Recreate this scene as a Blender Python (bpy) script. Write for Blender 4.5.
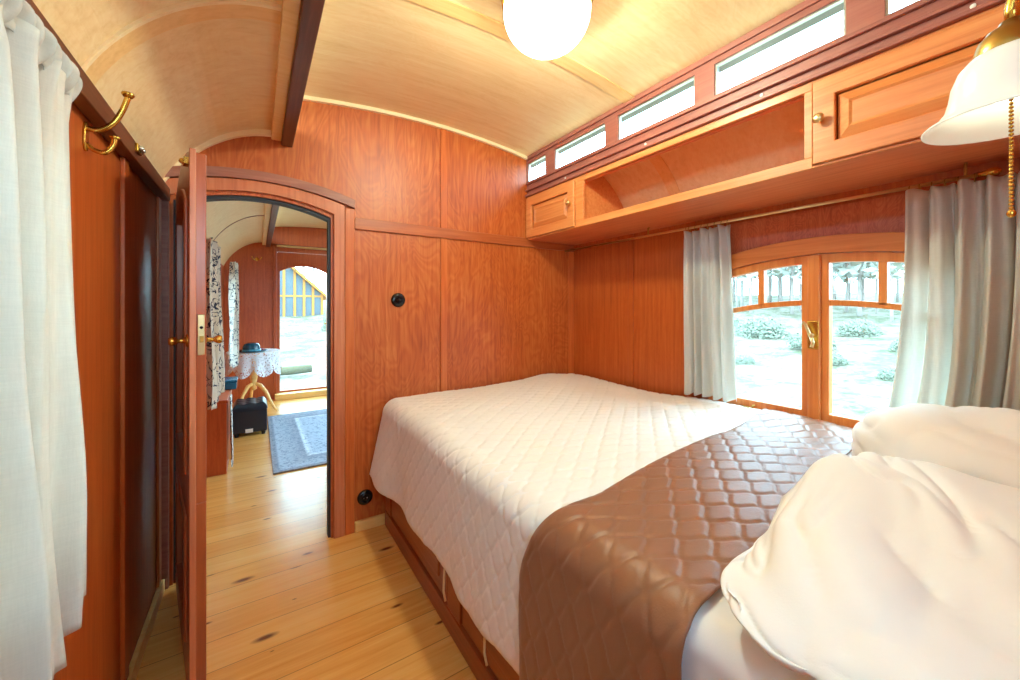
import bpy, bmesh, math, random
from mathutils import Vector, Matrix, noise as mn

S = bpy.context.scene
C = S.collection
for o in list(bpy.data.objects):
    bpy.data.objects.remove(o)
PI = math.pi
random.seed(7)

# ------------------------------------------------------------------ camera
F_PX = 390.0
cam_d = bpy.data.cameras.new('camera')
cam = bpy.data.objects.new('camera', cam_d)
C.objects.link(cam)
cam.location = (0, 0, 1.22)
cam.rotation_euler = (PI / 2, 0, -math.radians(33))
cam_d.sensor_fit = 'HORIZONTAL'
cam_d.sensor_width = 36.0
cam_d.lens = 36.0 * F_PX / 1020.0
cam_d.shift_y = -(340 - 308) / 1020.0
cam_d.clip_start = 0.02
S.camera = cam

# ------------------------------------------------------------------ world, sky light, exposure
S.view_settings.view_transform = 'Standard'
S.view_settings.look = 'None'
S.view_settings.gamma = 1.0
S.view_settings.use_curve_mapping = False
S.view_settings.exposure = 0.12
S.cycles.use_denoising = True
S.cycles.max_bounces = 14
S.cycles.diffuse_bounces = 8
S.cycles.transparent_max_bounces = 24
S.cycles.sample_clamp_indirect = 12.0
W = bpy.data.worlds.new('world')
S.world = W
W.use_nodes = True
wn = W.node_tree.nodes
wb = wn['Background']
SKY = 13.0
wtc = wn.new('ShaderNodeTexCoord')
wsep = wn.new('ShaderNodeSeparateXYZ')
wramp = wn.new('ShaderNodeValToRGB')
W.node_tree.links.new(wtc.outputs['Generated'], wsep.inputs[0])
W.node_tree.links.new(wsep.outputs['Z'], wramp.inputs[0])
W.node_tree.links.new(wramp.outputs[0], wb.inputs[0])
wramp.color_ramp.elements[0].position = 0.0
wramp.color_ramp.elements[0].color = (0.575, 0.93, 1.10, 1)
wramp.color_ramp.elements[1].position = 0.6
wramp.color_ramp.elements[1].color = (0.495, 0.89, 1.15, 1)
wb.inputs['Strength'].default_value = SKY


def portal(name, loc, rot, sx, sy):
    d = bpy.data.lights.new(name, 'AREA')
    d.shape = 'RECTANGLE'
    d.size = sx
    d.size_y = sy
    d.cycles.is_portal = True
    o = bpy.data.objects.new(name, d)
    o.location = loc
    o.rotation_euler = rot
    C.objects.link(o)


# openings the sky light comes through (sampling guides only, they add no light)
portal('daylight_guide', (2.08, .69, 1.12), (0, PI / 2, 0), .85, .95)
portal('daylight_guide', (-.42, .8, 1.15), (0, -PI / 2, 0), .9, .8)
portal('daylight_guide', (.09, -.34, 1.61), (-PI / 2, 0, 0), .76, .5)
portal('daylight_guide', (1.64, .95, 2.17), (0, PI / 2, 0), .16, 2.7)
portal('daylight_guide', (.05, .95, 2.17), (0, -PI / 2, 0), .16, 2.7)
portal('daylight_guide', (.545, 6.2, 1.0), (PI / 2, 0, 0), .62, 1.8)
portal('daylight_guide', (2.10, 4.1, 1.15), (0, PI / 2, 0), 1.1, 2.6)
portal('daylight_guide', (-.42, 3.85, 1.15), (0, -PI / 2, 0), .9, .9)

# ------------------------------------------------------------------ node helpers


class NT:
    def __init__(s, name):
        s.m = bpy.data.materials.new(name)
        s.m.use_nodes = True
        s.t = s.m.node_tree
        s.b = s.t.nodes['Principled BSDF']
        s.out = s.t.nodes['Material Output']

    def n(s, kind, **kw):
        nd = s.t.nodes.new('ShaderNode' + kind)
        for k, v in kw.items():
            if k.startswith('i_'):
                nd.inputs[k[2:].replace('_', ' ')].default_value = v
            else:
                setattr(nd, k, v)
        return nd

    def l(s, a, b):
        s.t.links.new(a, b)

    def val(s, x):
        return x

    def math(s, op, a, b=None, clamp=False):
        nd = s.t.nodes.new('ShaderNodeMath')
        nd.operation = op
        nd.use_clamp = clamp
        for i, x in enumerate((a, b)):
            if x is None:
                continue
            if isinstance(x, (int, float)):
                nd.inputs[i].default_value = x
            else:
                s.l(x, nd.inputs[i])
        return nd.outputs[0]

    def coord(s, scale=(1, 1, 1), out='Object', rot=(0, 0, 0)):
        tc = s.n('TexCoord')
        mp = s.n('Mapping')
        mp.inputs['Scale'].default_value = scale
        mp.inputs['Rotation'].default_value = rot
        s.l(tc.outputs[out], mp.inputs[0])
        return mp.outputs[0]

    def noise(s, vec, scale, detail=4, rough=.55, dist=0.0):
        nd = s.n('TexNoise')
        nd.inputs['Scale'].default_value = scale
        nd.inputs['Detail'].default_value = detail
        nd.inputs['Roughness'].default_value = rough
        nd.inputs['Distortion'].default_value = dist
        s.l(vec, nd.inputs['Vector'])
        return nd.outputs['Fac']

    def ramp(s, fac, stops):
        nd = s.n('ValToRGB')
        cr = nd.color_ramp
        while len(cr.elements) < len(stops):
            cr.elements.new(.5)
        for e, (p, c) in zip(cr.elements, stops):
            e.position = p
            e.color = (*c, 1)
        s.l(fac, nd.inputs[0])
        return nd.outputs[0]

    def mix(s, fac, a, b, mode='MIX'):
        nd = s.n('MixRGB')
        nd.blend_type = mode
        for i, x in enumerate((fac, a, b)):
            if isinstance(x, (int, float)):
                nd.inputs[i].default_value = x
            elif isinstance(x, tuple):
                nd.inputs[i].default_value = (*x, 1)
            else:
                s.l(x, nd.inputs[i])
        return nd.outputs[0]

    def bump(s, h, strength, dist=.01):
        nd = s.n('Bump')
        nd.inputs['Strength'].default_value = strength
        nd.inputs['Distance'].default_value = dist
        s.l(h, nd.inputs['Height'])
        s.l(nd.outputs[0], s.b.inputs['Normal'])

    def set(s, **kw):
        for k, v in kw.items():
            s.b.inputs[k.replace('_', ' ')].default_value = v


def lin(r, g, b):
    f = lambda c: (c / 255 / 12.92) if c / 255 <= .04045 else ((c / 255 + .055) / 1.055) ** 2.4
    return (f(r), f(g), f(b))


def wood(name, dark, mid, light, axis='Z', rough=.3, fig=0.0, grain=1.4, figscale=1.0, spec=.5):
    """long grain along one axis, and optionally the contour figure of rotary-cut veneer"""
    m = NT(name)
    lo, hi = 1.6, 26 * grain
    sc = [hi, hi, hi]
    sc['XYZ'.index(axis)] = lo
    v = m.coord(tuple(sc))
    g = m.noise(v, 1.6, 6, .6, .4)
    big = m.noise(m.coord((1.3, 1.3, 1.3)), 1.5, 2)
    f = m.math('ADD', m.math('MULTIPLY', g, .75), m.math('MULTIPLY', big, .34))
    if fig:
        s2 = [3.2 * figscale] * 3
        s2['XYZ'.index(axis)] = 1.1 * figscale
        c = m.noise(m.coord(tuple(s2)), 1.3, 3, .55, .8)
        band = m.math('SINE', m.math('MULTIPLY', c, 120))
        f = m.math('ADD', f, m.math('MULTIPLY', band, fig))
    col = m.ramp(f, [(.22, dark), (.52, mid), (.80, light)])
    m.l(col, m.b.inputs['Base Color'])
    m.set(Roughness=rough, Specular_IOR_Level=spec)
    m.bump(g, .08, .004)
    return m.m


def plain(name, col, rough=.5, metal=0.0, spec=.5, var=0.0, vscale=8):
    m = NT(name)
    nz = m.noise(m.coord(), vscale, 3)
    col2 = tuple(max(0, c * (1 - var)) for c in col)
    m.l(m.mix(nz, col, col2), m.b.inputs['Base Color'])
    m.set(Roughness=rough, Metallic=metal, Specular_IOR_Level=spec)
    return m.m


# ------------------------------------------------------------------ materials
M = {}
M['panel'] = wood('stained_plywood', lin(136, 54, 16), lin(182, 86, 32), lin(204, 118, 58), 'Z', .44, .06)
M['panel_side'] = wood('stained_plywood_plain', lin(140, 58, 20), lin(176, 80, 28), lin(196, 104, 46), 'Z', .38, .02)
M['panel_far'] = wood('stained_plywood_far', lin(140, 54, 22), lin(178, 78, 34), lin(196, 98, 50), 'Z', .35, .04)
M['hood'] = wood('window_head_wood', lin(150, 60, 32), lin(188, 92, 56), lin(206, 116, 76), 'Z', .36, .09, figscale=3)
M['rail'] = wood('stained_rail', lin(136, 58, 26), lin(168, 82, 40), lin(190, 106, 58), 'X', .35)
M['railY'] = wood('stained_rail_long', lin(120, 44, 22), lin(162, 72, 40), lin(190, 98, 58), 'Y', .35)
M['stile'] = wood('stained_stile', lin(156, 68, 26), lin(194, 96, 42), lin(214, 124, 64), 'Z', .35)
M['frame'] = wood('door_frame_wood', lin(160, 80, 46), lin(196, 112, 74), lin(212, 138, 100), 'Z', .38)
M['dark_trim'] = wood('dark_arch_trim', lin(118, 66, 52), lin(154, 94, 78), lin(176, 118, 100), 'X', .45)
M['dark_beam'] = wood('dark_beam', lin(62, 28, 16), lin(98, 50, 30), lin(128, 70, 44), 'Y', .4)
M['clere'] = wood('clerestory_wood', lin(122, 62, 50), lin(158, 92, 78), lin(180, 116, 100), 'Y', .42)
M['cab'] = wood('cabinet_wood', lin(190, 98, 44), lin(220, 134, 72), lin(234, 162, 98), 'Y', .36)
M['cab_under'] = wood('cabinet_board', lin(180, 84, 46), lin(216, 120, 74), lin(232, 146, 98), 'Y', .36)
M['window'] = wood('window_wood', lin(186, 92, 38), lin(218, 126, 58), lin(232, 152, 82), 'Z', .36)
M['windowY'] = wood('window_wood_long', lin(186, 92, 38), lin(218, 126, 58), lin(232, 152, 82), 'Y', .36)
M['door'] = wood('door_wood', lin(132, 56, 26), lin(166, 80, 42), lin(188, 104, 62), 'Z', .3)
M['bed'] = wood('bed_wood', lin(112, 50, 22), lin(146, 72, 34), lin(168, 94, 50), 'Y', .32)
M['birch'] = wood('birch_ply', lin(224, 184, 128), lin(238, 206, 156), lin(246, 222, 180), 'X', .5, .03, .9, 1.4, .3)
M['birch_lath'] = wood('birch_lath', lin(222, 172, 108), lin(238, 194, 132), lin(246, 208, 150), 'X', .5)
M['cream_trim'] = wood('cream_beading', lin(238, 200, 146), lin(248, 222, 178), lin(252, 232, 196), 'X', .45)
M['pine_trim'] = wood('pine_skirting', lin(226, 164, 84), lin(244, 192, 112), lin(250, 212, 142), 'X', .4)
M['brass'] = plain('brass', lin(226, 176, 80), .25, 1.0, var=.25)
M['brass_pale'] = plain('pale_brass', lin(232, 206, 150), .3, 1.0, var=.15)
M['antique'] = plain('antique_brass', lin(196, 158, 84), .32, 1.0, var=.35, vscale=20)
M['steel'] = plain('steel', lin(210, 210, 205), .3, 1.0)
M['black'] = plain('black_bakelite', (.008, .008, .01), .15, var=.3)
M['seal'] = plain('rubber_seal', (.02, .024, .035), .6)
M['white_iron'] = plain('white_metal', lin(240, 236, 226), .5)


def floor_mat():
    m = NT('pine_floorboards')
    tc = m.n('TexCoord')
    sp = m.n('SeparateXYZ')
    m.l(tc.outputs['Object'], sp.inputs[0])
    k = m.math('DIVIDE', m.math('ADD', sp.outputs['Y'], 0.31), .15)
    idx = m.math('FLOOR', k)
    fr = m.math('FRACT', k)
    wnz = m.n('TexWhiteNoise')
    wnz.noise_dimensions = '1D'
    m.l(idx, wnz.inputs['W'])
    off = m.math('MULTIPLY', wnz.outputs['Value'], 7.3)
    cb = m.n('CombineXYZ')
    m.l(m.math('ADD', sp.outputs['X'], off), cb.inputs[0])
    m.l(sp.outputs['Y'], cb.inputs[1])
    m.l(idx, cb.inputs[2])
    mp = m.n('Mapping')
    mp.inputs['Scale'].default_value = (1.5, 26, 1)
    m.l(cb.outputs[0], mp.inputs[0])
    g = m.noise(mp.outputs[0], 1.5, 6, .6, .6)
    f = m.math('ADD', m.math('MULTIPLY', g, .7), m.math('MULTIPLY', wnz.outputs['Value'], .2))
    col = m.ramp(f, [(.18, lin(214, 140, 58)), (.5, lin(236, 174, 92)), (.85, lin(246, 202, 130))])
    mp2 = m.n('Mapping')
    mp2.inputs['Scale'].default_value = (2.9, 8.5, 1)
    m.l(cb.outputs[0], mp2.inputs[0])
    vo = m.n('TexVoronoi')
    vo.inputs['Scale'].default_value = 1.0
    vo.voronoi_dimensions = '2D'
    m.l(mp2.outputs[0], vo.inputs['Vector'])
    vsel = m.n('SeparateColor')
    m.l(vo.outputs['Color'], vsel.inputs[0])
    rad = m.math('MULTIPLY', m.math('SUBTRACT', vsel.outputs[0], .38), .24)
    knot = m.ramp(m.math('DIVIDE', vo.outputs['Distance'], m.math('MAXIMUM', rad, .001)), [(.35, (1, 1, 1)), (1.0, (0, 0, 0))])
    col = m.mix(knot, col, lin(112, 56, 24))
    edge = m.math('MINIMUM', fr, m.math('SUBTRACT', 1.0, fr))
    gap = m.math('LESS_THAN', edge, .011)
    col = m.mix(m.math('MULTIPLY', gap, .6), col, lin(120, 62, 24))
    m.l(col, m.b.inputs['Base Color'])
    m.set(Roughness=.24, Specular_IOR_Level=.5)
    m.bump(m.math('SUBTRACT', m.math('MULTIPLY', g, .15), gap), .25, .003)
    return m.m


M['floor'] = floor_mat()


def cloth(name, c1, c2, rough=.85, trans=0.0, weave=420, bump=.12, sheen=0.0, wr=0.0, slub=0.0, spec=.2):
    m = NT(name)
    v = m.coord((1, 1, 1))
    n1 = m.noise(v, 6, 3)
    col = m.mix(n1, c1, c2)
    if slub:
        a = m.noise(m.coord((30, 30, 420)), 1.0, 2)
        b = m.noise(m.coord((420, 420, 30)), 1.0, 2)
        sl = m.math('MULTIPLY', m.math('ADD', a, b), .5)
        col = m.mix(m.math('MULTIPLY', m.math('SUBTRACT', sl, .35, True), slub), col, tuple(c * .55 for c in c2))
    m.l(col, m.b.inputs['Base Color'])
    m.set(Roughness=rough, Specular_IOR_Level=spec, Sheen_Weight=sheen)
    h = m.math('ADD', m.math('MULTIPLY', m.noise(v, weave, 2), .3), m.math('MULTIPLY', m.noise(v, 34, 4, .6, .5), wr))
    m.bump(h, bump, .01)
    if trans:
        tr = m.n('BsdfTranslucent')
        m.l(col, tr.inputs[0])
        mx = m.n('MixShader')
        mx.inputs[0].default_value = trans
        m.l(m.b.outputs[0], mx.inputs[1])
        m.l(tr.outputs[0], mx.inputs[2])
        m.l(mx.outputs[0], m.out.inputs[0])
    return m.m


M['linen'] = cloth('white_linen', lin(236, 234, 228), lin(224, 222, 216), trans=.42, slub=.4)
M['linen_sheer'] = cloth('sheer_linen', lin(238, 234, 226), lin(222, 214, 200), trans=.24, slub=.5)
M['linen_grey'] = cloth('natural_linen', lin(242, 239, 231), lin(232, 228, 219), trans=.48, slub=.45)
M['spread'] = cloth('white_quilt', lin(242, 240, 236), lin(236, 233, 228), .7, wr=.25, bump=.1)
M['brown_quilt'] = cloth('brown_quilt', lin(152, 100, 66), lin(138, 88, 58), .40, wr=.5, bump=.2, sheen=.15, spec=.5)
M['brown_back'] = cloth('blue_binding', lin(70, 74, 120), lin(60, 62, 100), .6)
M['bedding'] = cloth('white_cotton', lin(244, 242, 238), lin(240, 237, 230), .8, wr=.2, bump=.1)
M['sheet'] = cloth('white_sheet', lin(244, 244, 244), lin(238, 239, 241), .8, wr=.15, bump=.1)
M['leather'] = plain('black_leather', lin(22, 24, 38), .3, var=.3)
M['teal'] = plain('dark_teal_felt', lin(16, 84, 108), .22, var=.5, vscale=30)
M['cord'] = plain('cream_cord', lin(236, 214, 170), .8)


def floral():
    m = NT('floral_print')
    v = m.coord((1, 1, .8))
    c = m.noise(v, 13, 2, .5, 1.4)
    vine = m.math('LESS_THAN', m.math('ABSOLUTE', m.math('SUBTRACT', c, .5)), .02)
    vo = m.n('TexVoronoi')
    vo.inputs['Scale'].default_value = 40
    m.l(m.mix(.12, v, m.n('TexNoise').outputs['Color']), vo.inputs['Vector'])
    leaf = m.math('LESS_THAN', vo.outputs['Distance'], .27)
    near = m.math('LESS_THAN', m.math('ABSOLUTE', m.math('SUBTRACT', c, .5)), .06)
    ink = m.math('MAXIMUM', vine, m.math('MULTIPLY', leaf, near))
    col = m.mix(ink, lin(222, 216, 204), lin(60, 64, 86))
    m.l(col, m.b.inputs['Base Color'])
    m.set(Roughness=.85, Specular_IOR_Level=.2)
    return m.m


M['floral'] = floral()


def lace():
    m = NT('crochet_lace')
    v = m.coord((1, 1, 1))
    vo = m.n('TexVoronoi')
    vo.inputs['Scale'].default_value = 11
    m.l(v, vo.inputs['Vector'])
    ring = m.math('SINE', m.math('MULTIPLY', vo.outputs['Distance'], 34))
    ve = m.n('TexVoronoi')
    ve.inputs['Scale'].default_value = 70
    m.l(v, ve.inputs['Vector'])
    hole = m.math('MULTIPLY', m.math('GREATER_THAN', ring, .1), m.math('LESS_THAN', ve.outputs['Distance'], .5))
    m.set(Base_Color=(*lin(236, 238, 244), 1), Roughness=.9)
    m.l(m.math('SUBTRACT', 1.0, hole), m.b.inputs['Alpha'])
    return m.m


M['lace'] = lace()


def rug_mat():
    m = NT('blue_grey_rug')
    tc = m.n('TexCoord')
    sp = m.n('SeparateXYZ')
    m.l(tc.outputs['Object'], sp.inputs[0])
    dx = m.math('SUBTRACT', .62, m.math('ABSOLUTE', sp.outputs['X']))
    dy = m.math('SUBTRACT', .895, m.math('ABSOLUTE', sp.outputs['Y']))
    d = m.math('MINIMUM', dx, dy)
    col = m.ramp(d, [(0, lin(120, 104, 104)), (.035, lin(78, 88, 112)), (.05, lin(150, 160, 178)), (.24, lin(92, 100, 122)), (.26, lin(208, 214, 222)), (.30, lin(150, 164, 186))])
    sub = m.noise(m.coord((1, 1, 1)), 60, 3)
    fl = m.noise(m.coord((1, 1, 1)), 42, 3, .7)
    col = m.mix(m.math('MULTIPLY', sub, .55), col, lin(226, 230, 236))
    col = m.mix(m.math('GREATER_THAN', fl, .56), col, m.mix(.5, col, lin(84, 94, 116)))
    m.l(col, m.b.inputs['Base Color'])
    m.set(Roughness=.95, Specular_IOR_Level=.1)
    return m.m


M['rug'] = rug_mat()


def glass():
    m = NT('window_glass')
    tr = m.n('BsdfTransparent')
    tr.inputs[0].default_value = (.97, .985, .98, 1)
    gl = m.n('BsdfGlossy')
    gl.inputs['Roughness'].default_value = .02
    mx = m.n('MixShader')
    mx.inputs[0].default_value = .05
    m.l(tr.outputs[0], mx.inputs[1])
    m.l(gl.outputs[0], mx.inputs[2])
    m.l(mx.outputs[0], m.out.inputs[0])
    return m.m


M['glass'] = glass()


def glow(name, col, strength, base=(.9, .88, .82)):
    m = NT(name)
    m.set(Base_Color=(*base, 1), Roughness=.25, Emission_Color=(*col, 1), Emission_Strength=strength)
    return m.m


M['globe'] = glow('lit_opal_glass', (.86, 1.0, .84), 6.0)
_g = M['globe'].node_tree
_mx = _g.nodes.new('ShaderNodeMixShader')
_tr = _g.nodes.new('ShaderNodeBsdfTransparent')
_mx.inputs[0].default_value = .5
_g.links.new(_g.nodes['Principled BSDF'].outputs[0], _mx.inputs[1])
_g.links.new(_tr.outputs[0], _mx.inputs[2])
_g.links.new(_mx.outputs[0], _g.nodes['Material Output'].inputs[0])
M['shade'] = glow('lit_frosted_glass', (1.0, .96, .72), .22, (.80, .79, .75))


def ground_mat():
    m = NT('forest_floor')
    v = m.coord((1, 1, 1))
    a = m.noise(v, .9, 6, .65, .6)
    b = m.noise(m.coord((1, 1.0, 1)), 4.5, 6, .75, 1.2)
    col = m.ramp(m.math('ADD', m.math('MULTIPLY', a, .5), m.math('MULTIPLY', b, .5)),
                 [(.34, (.07, .065, .042)), (.42, (.095, .10, .055)), (.49, (.16, .135, .095)), (.56, (.26, .215, .17))])
    m.l(col, m.b.inputs['Base Color'])
    m.set(Roughness=1.0, Specular_IOR_Level=.05)
    return m.m


M['ground'] = ground_mat()
M['bark'] = plain('bark', (.40, .33, .29), .95, var=.4, vscale=5)
M['leaf'] = plain('forest_leaf', (.42, .40, .32), .8, var=.4, vscale=2)
M['leaf2'] = plain('bush_leaf', (.21, .215, .145), .8, var=.4, vscale=2)
M['log'] = plain('mossy_log', (.12, .10, .05), .95, var=.5, vscale=9)
M['orange_timber'] = wood('orange_timber', (.30, .10, .010), (.42, .15, .018), (.5, .2, .03), 'Z', .6)
M['gh_pane'] = plain('greenhouse_pane', (.085, .105, .12), .4, var=.4, vscale=1.2)
M['grey_board'] = plain('grey_roofing', lin(92, 94, 98), .7, var=.2)

# ------------------------------------------------------------------ mesh helpers


def obj(name, bm, mat, parent=None, smooth=False, bevel=0.0, seg=2, recalc=True):
    if recalc:
        bmesh.ops.recalc_face_normals(bm, faces=bm.faces)
    me = bpy.data.meshes.new(name)
    o = bpy.data.objects.new(name, me)
    C.objects.link(o)
    if parent is not None:
        p = parent.matrix_world.translation if False else origin_of(parent)
        bmesh.ops.translate(bm, verts=bm.verts, vec=-p)
        o.parent = parent
    bm.to_mesh(me)
    bm.free()
    me.materials.append(M[mat] if isinstance(mat, str) else mat)
    if smooth:
        for f in me.polygons:
            f.use_smooth = True
    if bevel:
        md = o.modifiers.new('bevel', 'BEVEL')
        md.width = bevel
        md.segments = seg
        md.limit_method = 'ANGLE'
        md.angle_limit = math.radians(35)
        for f in me.polygons:
            f.use_smooth = True
        md.harden_normals = True
    return o


def origin_of(o):
    v = Vector((0, 0, 0))
    while o is not None:
        v = v + Vector(o.location)
        o = o.parent
    return v


def thing(name, label, cat, loc=(0, 0, 0), group=None):
    o = bpy.data.objects.new(name, None)
    o.empty_display_size = .05
    C.objects.link(o)
    o.location = loc
    tag(o, label, cat, group)
    return o


def tag(o, label, cat, group=None, kind=None):
    o['label'] = label
    o['category'] = cat
    if group:
        o['group'] = group
    if kind:
        o['kind'] = kind
    return o


def struct(name, bm, mat, parent=None, label=None, cat=None, **kw):
    o = obj(name, bm, mat, parent, **kw)
    if parent is None:
        o['kind'] = 'structure'
        if label:
            o['label'] = label
        if cat:
            o['category'] = cat
    return o


def recentre(o, p):
    """put a mesh object's origin at p"""
    p = Vector(p)
    o.data.transform(Matrix.Translation(-p))
    o.location = p
    return o


def B():
    return bmesh.new()


def box(bm, x0, x1, y0, y1, z0, z1):
    vs = [bm.verts.new((x, y, z)) for x in (x0, x1) for y in (y0, y1) for z in (z0, z1)]
    for f in ((0, 1, 3, 2), (4, 6, 7, 5), (0, 4, 5, 1), (2, 3, 7, 6), (0, 2, 6, 4), (1, 5, 7, 3)):
        bm.faces.new([vs[i] for i in f])
    return bm


def bx(*a):
    return box(B(), *a)


def P(axis, a, u, v):
    """axis X: (a,u,v); axis Y: (u,a,v); axis Z: (u,v,a)"""
    return (a, u, v) if axis == 'X' else (u, a, v) if axis == 'Y' else (u, v, a)


def prism(bm, poly, a0, a1, axis='Y'):
    n = len(poly)
    r0 = [bm.verts.new(P(axis, a0, *p)) for p in poly]
    r1 = [bm.verts.new(P(axis, a1, *p)) for p in poly]
    bm.faces.new(r0)
    bm.faces.new(r1)
    for i in range(n):
        bm.faces.new((r0[i], r0[(i + 1) % n], r1[(i + 1) % n], r1[i]))
    return bm


def ring(bm, outer, inner, a0, a1, axis='Y', closed=True):
    """a band between two matching outlines, given depth from a0 to a1"""
    n = len(outer)
    g = [[bm.verts.new(P(axis, a, *p)) for p in L] for a in (a0, a1) for L in (outer, inner)]
    o0, i0, o1, i1 = g
    for k in range(n if closed else n - 1):
        j = (k + 1) % n
        bm.faces.new((o0[k], o0[j], i0[j], i0[k]))
        bm.faces.new((o1[k], i1[k], i1[j], o1[j]))
        bm.faces.new((o0[k], o1[k], o1[j], o0[j]))
        bm.faces.new((i0[k], i0[j], i1[j], i1[k]))
    if not closed:
        for k in (0, n - 1):
            bm.faces.new((o0[k], i0[k], i1[k], o1[k]))
    return bm


def colwall(bm, us, zlo, zhi, a0, a1, axis='Y'):
    """a wall of thin columns from zlo(u) to zhi(u)"""
    lo0 = [bm.verts.new(P(axis, a0, u, zlo(u, k))) for k, u in enumerate(us)]
    hi0 = [bm.verts.new(P(axis, a0, u, zhi(u, k))) for k, u in enumerate(us)]
    lo1 = [bm.verts.new(P(axis, a1, u, zlo(u, k))) for k, u in enumerate(us)]
    hi1 = [bm.verts.new(P(axis, a1, u, zhi(u, k))) for k, u in enumerate(us)]
    for k in range(len(us) - 1):
        j = k + 1
        bm.faces.new((lo0[k], lo0[j], hi0[j], hi0[k]))
        bm.faces.new((lo1[k], hi1[k], hi1[j], lo1[j]))
        bm.faces.new((lo0[k], lo1[k], lo1[j], lo0[j]))
        bm.faces.new((hi0[k], hi0[j], hi1[j], hi1[k]))
    for k in (0, len(us) - 1):
        bm.faces.new((lo0[k], hi0[k], hi1[k], lo1[k]))
    return bm


def tube(bm, pts, r, seg=10, caps=True):
    pts = [Vector(p) for p in pts]
    n = len(pts)
    rr = r if isinstance(r, (list, tuple)) else [r] * n
    rings = []
    up = Vector((0, 0, 1))
    for i, p in enumerate(pts):
        d = (pts[min(i + 1, n - 1)] - pts[max(i - 1, 0)]).normalized()
        if i == 0:
            a = d.orthogonal().normalized()
        else:
            a = (prev_a - d * prev_a.dot(d))
            a = a.normalized() if a.length > 1e-6 else d.orthogonal().normalized()
        prev_a = a
        b = d.cross(a)
        rings.append([bm.verts.new(p + (a * math.cos(t) + b * math.sin(t)) * rr[i]) for t in [2 * PI * k / seg for k in range(seg)]])
    for i in range(n - 1):
        for k in range(seg):
            bm.faces.new((rings[i][k], rings[i][(k + 1) % seg], rings[i + 1][(k + 1) % seg], rings[i + 1][k]))
    if caps:
        bm.faces.new(rings[0])
        bm.faces.new(rings[-1])
    return bm


def lathe(bm, prof, centre=(0, 0, 0), axis='Z', seg=40):
    """prof: list of (radius, height)"""
    c = Vector(centre)
    rings = []
    for r, h in prof:
        if r < 1e-5:
            v = {'Z': (0, 0, h), 'Y': (0, h, 0), 'X': (h, 0, 0)}[axis]
            rings.append([bm.verts.new(c + Vector(v))])
        else:
            row = []
            for k in range(seg):
                t = 2 * PI * k / seg
                a, b = r * math.cos(t), r * math.sin(t)
                v = {'Z': (a, b, h), 'Y': (a, h, b), 'X': (h, a, b)}[axis]
                row.append(bm.verts.new(c + Vector(v)))
            rings.append(row)
    for i in range(len(rings) - 1):
        A, Bq = rings[i], rings[i + 1]
        for k in range(seg):
            j = (k + 1) % seg
            if len(A) == 1 and len(Bq) == 1:
                continue
            if len(A) == 1:
                bm.faces.new((A[0], Bq[k], Bq[j]))
            elif len(Bq) == 1:
                bm.faces.new((A[k], A[j], Bq[0]))
            else:
                bm.faces.new((A[k], A[j], Bq[j], Bq[k]))
    return bm


def smooth_path(pts, n=6):
    P_ = [Vector(p) for p in pts]
    out = []
    for i in range(len(P_) - 1):
        a, b, c, d = P_[max(i - 1, 0)], P_[i], P_[i + 1], P_[min(i + 2, len(P_) - 1)]
        for k in range(n):
            t = k / n
            out.append(.5 * (2 * b + (c - a) * t + (2 * a - 5 * b + 4 * c - d) * t * t + (3 * b - a - 3 * c + d) * t ** 3))
    return out + [P_[-1]]


def ball(bm, c, r, seg=12, rings=8, sc=(1, 1, 1)):
    lathe(bm, [(0 if i in (0, rings) else 1 * math.sin(PI * i / rings), -math.cos(PI * i / rings)) for i in range(rings + 1)], seg=seg) if False else None
    vs = bmesh.ops.create_uvsphere(bm, u_segments=seg, v_segments=rings, radius=r)['verts']
    bmesh.ops.scale(bm, vec=sc, verts=vs)
    bmesh.ops.translate(bm, vec=c, verts=vs)
    return bm


def grid(bm, rows):
    g = [[bm.verts.new(p) for p in r] for r in rows]
    for i in range(len(g) - 1):
        for j in range(len(g[0]) - 1):
            bm.faces.new((g[i][j], g[i][j + 1], g[i + 1][j + 1], g[i + 1][j]))
    return bm


def solid(o, t, off=0.0):
    md = o.modifiers.new('thickness', 'SOLIDIFY')
    md.thickness = t
    md.offset = off
    return o


def lerp(a, b, t):
    return a + (b - a) * t


def linsp(a, b, n):
    return [lerp(a, b, i / (n - 1)) for i in range(n)]


def sstep(a, b, x):
    t = min(1, max(0, (x - a) / (b - a)))
    return t * t * (3 - 2 * t)


# ================================================================== THE SETTING
XL, XR = -.35, 2.04          # side walls
XC0, XC1 = .09, 1.60         # the two clerestory planes
YN, YB, YF = -.28, 2.25, 6.10  # near wall, partition, far wall
LEDGE = 1.74


def vault(x):                # lower roof, left side; mirrored on the right
    if x > .845:
        x = 1.69 - x
    t = min(1, max(-1, (x - .09) / .445))
    return LEDGE - .02 + .368 * max(0, 1 - t * t) ** .72


def raised(x):
    return 2.285 + .06 * (1 - ((x - .845) / .755) ** 2)


def roof(x):
    return raised(x) if XC0 <= x <= XC1 else vault(x)


struct('floor', bx(XL - .05, XR + .05, YN - .05, YF + .05, -.06, 0), 'floor')

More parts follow.
